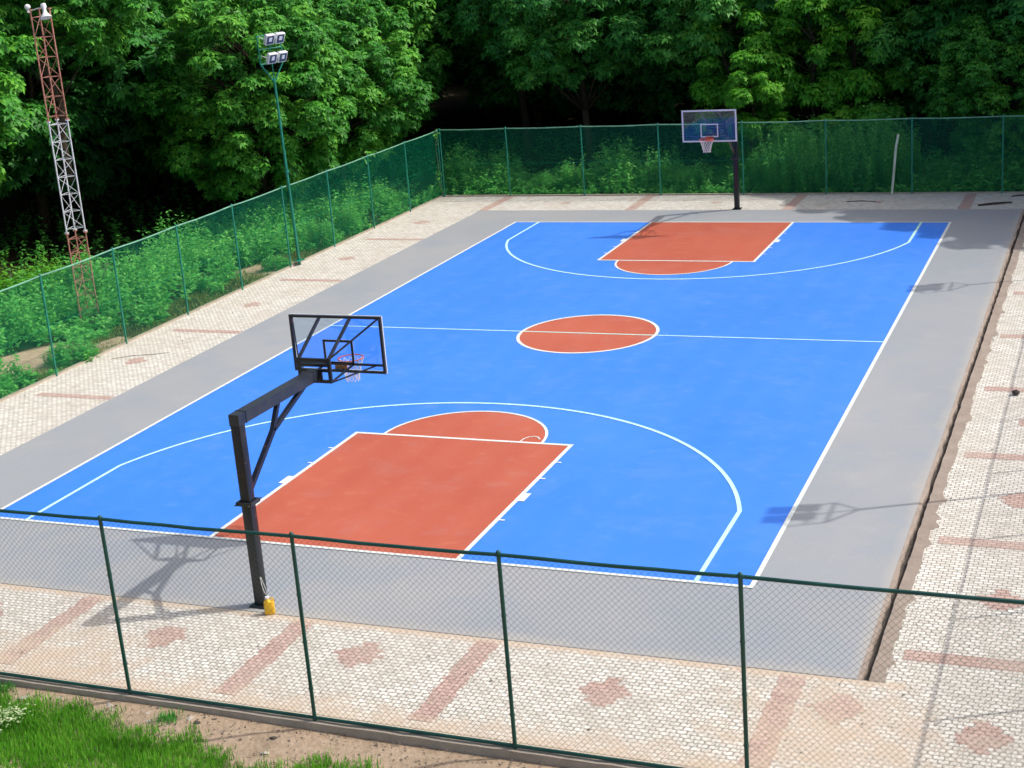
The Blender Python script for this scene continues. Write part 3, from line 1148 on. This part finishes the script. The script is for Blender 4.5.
def trunk_mesh(name, seed, lobes, h, r=.2):
    rg = random.Random(seed)
    mb = MB()
    pts = [Vector((rg.uniform(-.1, .1) * i, rg.uniform(-.1, .1) * i, h * i / 6)) for i in range(7)]
    mb.tube(pts, [r * (1 - .11 * i) for i in range(7)], 9)
    for k, (x, y, z, rad) in enumerate(lobes):
        s = min(5, max(1, int(6 * (z - rad * 1.2) / h)))
        a = pts[s] if z > pts[1].z else pts[1]
        b = Vector((x, y, z))
        m1 = a.lerp(b, .5) + Vector((rg.uniform(-.2, .2), rg.uniform(-.2, .2), rg.uniform(-.1, .3)))
        mb.tube([a, m1, b], [r * .30, r * .16, r * .05], 5)
        for j in range(1):
            e = b + Vector((rg.uniform(-1, 1), rg.uniform(-1, 1), rg.uniform(-.4, .8))) * rad * .8
            mb.tube([m1.lerp(b, .6), e], [r * .12, r * .03], 4)
    return mb.mesh(name, M['bark'], True)


VAR = {}
def variant(key, seed, R0, z0, zt, n, mat, **kw):
    lb = make_lobes(seed, R0, z0, zt, n, kw.pop('r0', .9), kw.pop('r1', 1.7))
    tr_ = kw.pop('trunk', .2)
    VAR[key] = (trunk_mesh('trunk', seed, lb, zt * .85, tr_), crown_mesh('crown', seed, M[mat], lb, **kw))


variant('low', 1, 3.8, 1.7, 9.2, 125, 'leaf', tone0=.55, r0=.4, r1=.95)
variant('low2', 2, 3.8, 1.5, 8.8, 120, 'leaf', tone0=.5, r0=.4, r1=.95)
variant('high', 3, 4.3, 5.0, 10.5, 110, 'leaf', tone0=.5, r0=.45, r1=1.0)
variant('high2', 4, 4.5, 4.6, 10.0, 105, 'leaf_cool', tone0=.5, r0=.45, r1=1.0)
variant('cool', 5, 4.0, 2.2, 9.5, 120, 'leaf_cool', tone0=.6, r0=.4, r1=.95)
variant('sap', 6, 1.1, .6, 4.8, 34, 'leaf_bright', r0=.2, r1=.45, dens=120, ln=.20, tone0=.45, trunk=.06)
variant('far', 7, 4.6, 2.0, 11.5, 44, 'leaf_cool', dens=24, ln=.36, tone0=.3, r0=1.1, r1=1.9)


def tree(var, x, y, s, rz, label, group=None, sz=None, dz=0):
    t = empty('tree', (x, y, -.1 + dz), R(rz), label, 'tree', group)
    t.scale = (s, s, sz or s)
    tr_, cr_ = VAR[var]
    link('trunk', tr_, t); link('crown', cr_, t)
    return t


tree('low', -10.0, 27.6, .92, 20, 'broad bright green tree with drooping leaf clusters right behind the floodlight pole')
tree('low2', -9.4, 32.6, .92, 130, 'sunlit tree whose branches hang over the back left corner of the fence')
tree('low', -14.6, 31.5, 1.05, 250, 'dense green tree just left of the floodlight, behind the broad bright tree')
tree('high', -13.6, 21.0, .9, 60, 'high crowned tree above the dark hollow right of the lattice mast', dz=3.0)
tree('low2', -14.4, 14.6, 1.0, 300, 'bright yellow green tree at the left edge behind the lattice mast', dz=1.8)
tree('high', -17.8, 18.5, 1.0, 200, 'tall tree filling the upper left corner behind the lattice mast', dz=1.4)
tree('low', -11.5, 38.5, 1.1, 10, 'dark green tree behind the fence corner between the lit trees and the hollow')
tree('high2', -1.5, 40.5, 1.0, 90, 'cool dark tree hanging from the top of the view left of the far hoop', dz=-.5)
tree('high2', 4.6, 41.5, 1.02, 210, 'cool dark tree hanging from the top of the view directly behind the far hoop', dz=-1.1)
tree('high', -5.5, 43.5, 1.05, 330, 'shaded tree deep behind the back left fence corner with a raised crown')
tree('sap', 6.9, 36.0, 1.05, 0, 'slender light green sapling lit by the sun right behind the far backboard')
tree('sap', 5.7, 38.2, 1.55, 65, 'taller bright sapling standing behind the slender one, left of the far backboard')
tree('sap', 8.6, 37.8, 1.45, 200, 'wide bright sapling standing just right of the slender one behind the far hoop')
tree('sap', 10.4, 38.6, 1.6, 140, 'pale green sapling in a gap of the dark trees right of the far backboard')
tree('cool', 12.6, 41.4, 1.05, 20, 'dark green tree behind the fence in line with the bent pale pole')
tree('low2', 15.9, 36.6, .66, 75, 'leafy tree reaching down over the far fence at the upper right')
tree('cool', 8.6, 42.8, 1.05, 250, 'dense tree filling the gap behind the pale saplings')
tree('low', 20.6, 36.6, .95, 190, 'tree beyond the back right corner shading the end of the slab')
tree('high', 25.4, 31.4, .9, 100, 'tree outside the right fence whose shade falls on the far right of the court', dz=2)
tree('high', 21.2, 37.8, .95, 45, 'very tall tree behind the far fence shading the far paving at the right', dz=3.4)
tree('high2', 25.0, 35.0, 1.0, 160, 'very tall tree beyond the back right corner shading the far end of the slab', dz=3.2)
fill = [(17.5, 41.0), (-19, 26), (-18.5, 34), (-20, 41), (-24, 20), (-26, 29), (-27, 38), (-14, 45), (-7, 49), (0, 48), (7, 49.5), (14, 47), (21, 44),
        (-32, 25), (-34, 35), (-33, 45), (-25, 48), (-17, 53), (-9, 57), (-1, 56), (7, 58), (15, 56), (22, 54), (-41, 52), (-32, 56), (-23, 60), (-13, 65), (-3, 66), (8, 67), (17, 66), (-42, 42), (-22, 14), (-29, 12)]
fill += [(-48 + 6.5 * k, 74 + (k % 2) * 3) for k in range(12)]
rf_ = random.Random(21)
for i, (x, y) in enumerate(fill):
    tree('far', x + rf_.uniform(-1, 1), y + rf_.uniform(-1, 1), rf_.uniform(.95, 1.15), rf_.uniform(0, 360),
         'dark tree standing deep in the wood, mostly hidden behind the front trees', 'dark trees deep in the wood', dz=hill(x, y) - (1.9 if y > 70 else 0))


# --- weeds
def weed_mesh(name, seed, pts, mat, hmin=.5, hmax=1.5, ln=.16, dens=9, spread=.3):
    """stems with leaves spiralling up them; pts is (n,3) base positions + height scale in 4th column"""
    rg = np.random.default_rng(seed)
    n = len(pts)
    H = rg.uniform(hmin, hmax, n) * pts[:, 3]
    lean = rg.normal(size=(n, 2)) * .14
    B = []; D = []; N = []; L = []; T = []
    tn = .5 + rg.normal(size=n) * .12
    for i in range(dens):
        f = (i + rg.uniform(0, 1, n)) / dens
        f = .12 + .88 * f
        P = pts[:, :3].copy()
        P[:, 2] += H * f; P[:, :2] += lean * (H * f)[:, None]
        for j in range(2):
            t = rg.uniform(0, 2 * np.pi, n)
            el = rg.uniform(-.3, .7, n)
            d = unit(np.stack([np.cos(t), np.sin(t), el], 1))
            B.append(P + d * .01); D.append(d); N.append(unit(np.stack([np.zeros(n), np.zeros(n), np.ones(n)], 1) + rg.normal(size=(n, 3)) * .3))
            L.append(ln * rg.uniform(.6, 1.3, n) * (1.15 - .5 * f)); T.append(tn + .12 * f + rg.normal(size=n) * .1)
    B = np.concatenate(B); D = np.concatenate(D); N = np.concatenate(N); L = np.concatenate(L); T = np.concatenate(T)
    # the stems as very slim upright leaves
    sd = unit(np.stack([lean[:, 0], lean[:, 1], np.ones(n)], 1))
    B = np.concatenate([B, pts[:, :3]]); D = np.concatenate([D, sd]); N = np.concatenate([N, unit(rg.normal(size=(n, 3)))])
    W = np.concatenate([L * .42, np.full(n, .015)]); L = np.concatenate([L, H]); T = np.concatenate([T, tn * .6])
    return leaves_mesh(name, B, D, N, L, W, T, mat)


rg = np.random.default_rng(5)
n = 4200
P = np.zeros((n, 4))
P[:, 0] = XL - .2 - rg.random(n) ** .8 * 6.0; P[:, 1] = rg.uniform(3, 33.5, n)
lum = .75 + .35 * np.sin(P[:, 0] * 1.7 + 1) * np.sin(P[:, 1] * .9) + .15 * np.sin(P[:, 1] * 2.3)
P[:, 3] = lum * np.clip((XL - P[:, 0]) / 2.0, .28, 1.0)
def far_from(P, x, y, r): return np.hypot(P[:, 0] - x, P[:, 1] - y) > r
P[:, 3] *= np.where(far_from(P, -7.3, 12.8, 1.4), 1, .4)
keep = far_from(P, -6.9, 10.2, 1.6) & ((np.sin(P[:, 0] * 2.1 + 2) * np.sin(P[:, 1] * 1.6 + .6 * P[:, 0]) > -.62) | (P[:, 0] < -8)) & far_from(P, -5.9, 20.9, 1.15) & far_from(P, -5.7, 11.8, .9) & ((P[:, 1] < 9) | (P[:, 0] < XL - .9 + .4 * np.sin(P[:, 1] * 1.9)) | (P[:, 1] > 24))
P = P[keep]; P[:, 2] = -.12 - .02 * np.clip(XL - P[:, 0] - 1, 0, 9)
tag(link('undergrowth', weed_mesh('undergrowth', 8, P, M['weed'], .55, 1.6, .21, 10)), 'dense knee to chest high weeds covering the bank behind the left fence', 'weeds', kind='stuff')
q = 16000
P = np.stack([XL - .12 - rg.random(q) ** 1.4 * 1.5, rg.uniform(8.5, 26, q), np.full(q, -.1)], 1)
P = P[(rg.random(q) < .35 + .65 * (np.sin(P[:, 1] * 1.3) * np.sin(P[:, 0] * 3 + P[:, 1]) > -.25)) & far_from(P, -5.9, 20.9, .9) & far_from(P, -6.6, 10.2, 1.0)]
q = len(P); tt = rg.uniform(0, 2 * np.pi, q)
dd = unit(np.stack([np.cos(tt) * .6, np.sin(tt) * .6, rg.uniform(.4, 1.1, q)], 1)); nn_ = unit(np.stack([np.cos(tt), np.sin(tt), -np.full(q, .3)], 1))
tag(link('bank_grass', leaves_mesh('bank_grass', P, dd, nn_, rg.uniform(.06, .2, q), rg.uniform(.012, .03, q), rg.random(q), M['olive'], .5)), 'short olive grass along the foot of the left fence', 'grass', kind='stuff')

n = 3600
P = np.zeros((n, 4))
P[:, 0] = rg.uniform(XL - 1, 22, n); P[:, 1] = YF + .25 + rg.random(n) ** .9 * 4.2
P[:, 2] = -.1
P[:, 3] = (.55 + .35 * np.sin(P[:, 0] * .9) + .2 * np.sin(P[:, 0] * 2.7 + P[:, 1])) * np.clip((P[:, 1] - YF) / 1.4, .3, 1.15)
P[:, 3] = np.clip(P[:, 3], .2, 1.3)
tag(link('undergrowth', weed_mesh('undergrowth', 9, P, M['weed'], .6, 1.7, .22, 11)), 'uneven green weeds growing along the back of the far fence', 'weeds', kind='stuff')

# dark forest-floor cover further back
n = 2600
P = np.zeros((n, 4))
P[:, 0] = rg.uniform(-24, 24, n); P[:, 1] = rg.uniform(8, 48, n)
keep = ((P[:, 1] > 37.5) | (P[:, 0] < -11.5)) & (P[:, 0] + P[:, 1] * 1 > -12)
P = P[keep]; P[:, 2] = -.15; P[:, 3] = rg.uniform(.6, 1.2, len(P))
tag(link('forest_undergrowth', weed_mesh('forest_undergrowth', 10, P, M['leaf_cool'], .5, 1.3, .24, 9)), 'low dark plants covering the shaded floor of the wood', 'undergrowth', kind='stuff')


def bush_mesh(seed, r, h, n, mat, ln=.16, dens=12):
    g_ = np.random.default_rng(seed)
    P = np.zeros((n, 4)); t = g_.uniform(0, 2 * np.pi, n); q = r * np.sqrt(g_.random(n))
    P[:, 0] = q * np.cos(t); P[:, 1] = q * np.sin(t); P[:, 3] = 1 - .55 * (q / r) ** 2
    me = weed_mesh('foliage', seed, P, M[mat], h * .75, h * 1.1, ln, dens)
    return me


def stems_mesh(seed, r, h, n=7):
    g_ = random.Random(seed); mb = MB()
    for i in range(n):
        t = g_.uniform(0, 6.28); q = g_.uniform(.2, .9) * r
        mb.tube([(0.3 * q * math.cos(t), .3 * q * math.sin(t), 0), (.7 * q * math.cos(t), .7 * q * math.sin(t), h * .4), (q * math.cos(t), q * math.sin(t), h * g_.uniform(.6, .85))], [.02, .014, .005], 5)
    return mb.mesh('stems', M['twig'], True)


BUSH = {'tall': (stems_mesh(1, .5, 1.8), bush_mesh(31, .6, 1.9, 46, 'weed', .2, 15)),
        'round': (stems_mesh(2, .9, 1.4), bush_mesh(32, 1.0, 1.5, 120, 'weed', .17, 13)),
        'lime': (stems_mesh(3, .9, 1.4), bush_mesh(33, .95, 1.7, 110, 'leaf_bright', .2, 14)),
        'fine': (stems_mesh(4, 1.3, 2.0), bush_mesh(34, 1.7, 2.5, 520, 'weed', .12, 22)),
        'low': (stems_mesh(5, .5, .5), bush_mesh(35, .6, .65, 90, 'weed', .15, 8))}


def bush(kind, x, y, s, rz, label, z=-.12):
    b = empty('shrub', (x, y, z), R(rz), label, 'shrub')
    b.scale = (s, s, s)
    link('stems', BUSH[kind][0], b); link('foliage', BUSH[kind][1], b)
    return b


bush('lime', -11.8, 14.3, 1.15, 0, 'lime green shrub showing above the fence rail at the left edge')
bush('lime', -10.9, 15.4, 1.0, 80, 'yellow green shrub above the fence rail just left of the lattice mast')
bush('round', -9.9, 16.3, 1.15, 10, 'rounded shrub above the fence rail right of the lattice mast foot')
bush('low', -5.75, 10.1, 1.15, 50, 'low shrub on the bare dirt beside the left fence')
bush('round', -9.6, 12.4, .8, 120, 'shrub at the left of the lattice mast foot')
bush('low', -5.75, 20.9, .85, 20, 'small dry looking shrub on the dirt by the floodlight pole')
bush('tall', -5.75, 24.2, .75, 0, 'tall stemmed weed clump behind the left fence just beyond the floodlight')
bush('tall', -5.8, 26.2, .8, 70, 'tall stemmed weed clump near the far end of the left fence')
bush('tall', .1, 34.2, .85, 10, 'tall pale weed clump behind the far fence left of centre')
bush('tall', 3.3, 34.3, .95, 100, 'tall weed clump behind the far fence directly left of the far hoop')
bush('round', 4.9, 34.3, .8, 40, 'leafy shrub behind the far fence just under the far backboard')
bush('round', -1.2, 34.1, .62, 10, 'low leafy shrub behind the far fence near the back left corner')
bush('fine', 8.8, 34.9, 1.05, 0, 'large soft mound of fine weeds just right of the far hoop post')
bush('fine', 11.2, 35.3, 1.2, 90, 'high soft mound of weeds rising over the far fence rail')
bush('round', 13.9, 35.0, .9, 200, 'shaded leafy shrub behind the far fence right of the bent pole')

# bare vine on the corner post
vn = MB(); vn.tube([(XL + .12, 32.85, 0), (XL + .05, 32.8, .45), (XL - .1, 32.7, .8), (XL + .02, 32.8, 1.2), (XL - .02, 32.75, 1.9), (XL + .08, 32.8, 2.75)], .012, 5)
vine = empty('vine', (0, 0, 0), 0, 'dry vine climbing the back left corner post of the fence', 'vine')
vn.build('stem', M['twig'], vine)
g_ = np.random.default_rng(77); k = 46
hh = g_.choice([.75, 1.0, .3, 2.45, 2.6, 2.3], k) + g_.normal(size=k) * .08
Pv = np.stack([XL + .05 + g_.normal(size=k) * .07, 32.75 + g_.normal(size=k) * .05, hh], 1)
link('leaves', leaves_mesh('leaves', Pv, unit(g_.normal(size=(k, 3)) + [0, -.4, -.3]), unit(g_.normal(size=(k, 3))), g_.uniform(.10, .18, k), g_.uniform(.05, .08, k), g_.random(k), M['weed']), vine)

# --- near grass
def grass_mesh(name, seed, P, h0, h1, mat, w=.012):
    g_ = np.random.default_rng(seed); n = len(P)
    t = g_.uniform(0, 2 * np.pi, n)
    d = unit(np.stack([np.cos(t) * .5, np.sin(t) * .5, g_.uniform(.5, 1.2, n)], 1))
    N = unit(np.stack([np.cos(t + .1), np.sin(t + .1), -g_.uniform(.2, .6, n)], 1))
    L = g_.uniform(h0, h1, n)
    return leaves_mesh(name, P, d, N, L, np.full(n, w) * g_.uniform(.7, 1.6, n), .48 + g_.normal(size=n) * .2 + .22 * np.sin(P[:, 0] * 3.3 + 1) * np.sin(P[:, 1] * 4.1), mat, .5)


def edge(x):
    xp = [-6, 3, 4.9, 5.8, 6.7, 7.2, 7.8, 8.3, 8.8, 9.2, 9.8, 10.6, 11.1, 12.2, 14, 22]
    yp = [-5.6, -5.62, -5.72, -5.68, -5.66, -5.85, -6.05, -5.98, -6.0, -6.25, -6.5, -6.1, -6.05, -6.35, -6.8, -6.6]
    return np.interp(x, xp, yp)


n = 260000
gx = rg.uniform(-1, 15, n); gy = -5.55 - rg.random(n) ** 1.1 * 3.4
e = edge(gx) + .10 * np.sin(gx * 9) + .06 * np.sin(gx * 23)
p_in = np.clip((e - gy + .10) / .50, 0, 1) * (.72 + .28 * (np.sin(gx * 3.1 + np.sin(gy * 5)) * np.sin(gy * 6.3 + gx) > -.35))
keep = rg.random(n) < p_in
gx, gy = gx[keep], gy[keep]
P = np.stack([gx, gy, -.12 - .06 * (YN - gy)], 1)
tag(link('grass', grass_mesh('grass', 3, P, .05, .19, M['grass'], .012)), 'bright green grass growing beside the sandy path in the bottom left corner', 'grass', kind='stuff')
for k, (cx, cy, lb) in enumerate([(4.95, -5.58, 'small weed tuft growing against the low wall at the left edge'), (8.0, -5.72, 'small grass tuft growing on the sand right of the first near fence post')]):
    g_ = np.random.default_rng(60 + k); q = 160
    P = np.stack([g_.normal(size=q) * .09, g_.normal(size=q) * .07, np.zeros(q)], 1)
    o = link('grass_tuft', grass_mesh('grass_tuft', 70 + k, P, .07, .2, M['weed'])); o.location = (cx, cy, -.12)
    tag(o, lb, 'grass')
g_ = np.random.default_rng(90); q = 260
fp = np.stack([g_.normal(size=q) * .14, g_.normal(size=q) * .16, .17 + g_.random(q) * .12], 1)
fl_ = link('flower_clump', leaves_mesh('flower_clump', fp, unit(g_.normal(size=(q, 3)) * [1, 1, .3]), unit(g_.normal(size=(q, 3)) * .3 + [0, 0, 1]), g_.uniform(.03, .055, q), g_.uniform(.03, .045, q), g_.random(q), M['flower']))
fl_.location = (5.75, -6.45, -.17)
tag(fl_, 'clump of tiny whitish flowers in the grass at the left edge', 'flowers', kind='stuff')

# crumbs and fallen leaves on the paving, far too many to count
g_ = np.random.default_rng(44); q = 900
lx = g_.uniform(XL + .1, XR - .1, q); ly = g_.uniform(YN + .1, YF - .1, q)
onslab = (lx > SX0) & (lx < 17.3) & (ly > SY0) & (ly < SY1)
lx, ly = lx[~onslab], ly[~onslab]; q = len(lx)
lp = np.stack([lx, ly, np.full(q, .012)], 1)
lit = link('leaf_litter', leaves_mesh('leaf_litter', lp, unit(g_.normal(size=(q, 3)) * [1, 1, .1]), unit(g_.normal(size=(q, 3)) * .2 + [0, 0, 1]), g_.uniform(.03, .09, q), g_.uniform(.015, .04, q), g_.random(q), M['twig']))
tag(lit, 'scattered dry leaves and crumbs lying on the block paving', 'leaf litter', kind='stuff')

g_ = np.random.default_rng(51); q = 1500
bx_ = g_.uniform(3, 17, q); by_ = -5.52 - g_.random(q) ** 1.3 * 1.6
bp_ = np.stack([bx_, by_, -.07 - .06 * (YN - by_) * 1.0], 1)
tag(link('verge_litter', leaves_mesh('verge_litter', bp_, unit(g_.normal(size=(q, 3)) * [1, 1, .35]), unit(g_.normal(size=(q, 3)) * .3 + [0, 0, 1]), g_.uniform(.02, .07, q), g_.uniform(.012, .035, q), g_.random(q), M['twig'], .6)), 'dry bits and clods strewn over the sandy path below the near fence', 'litter', kind='stuff')
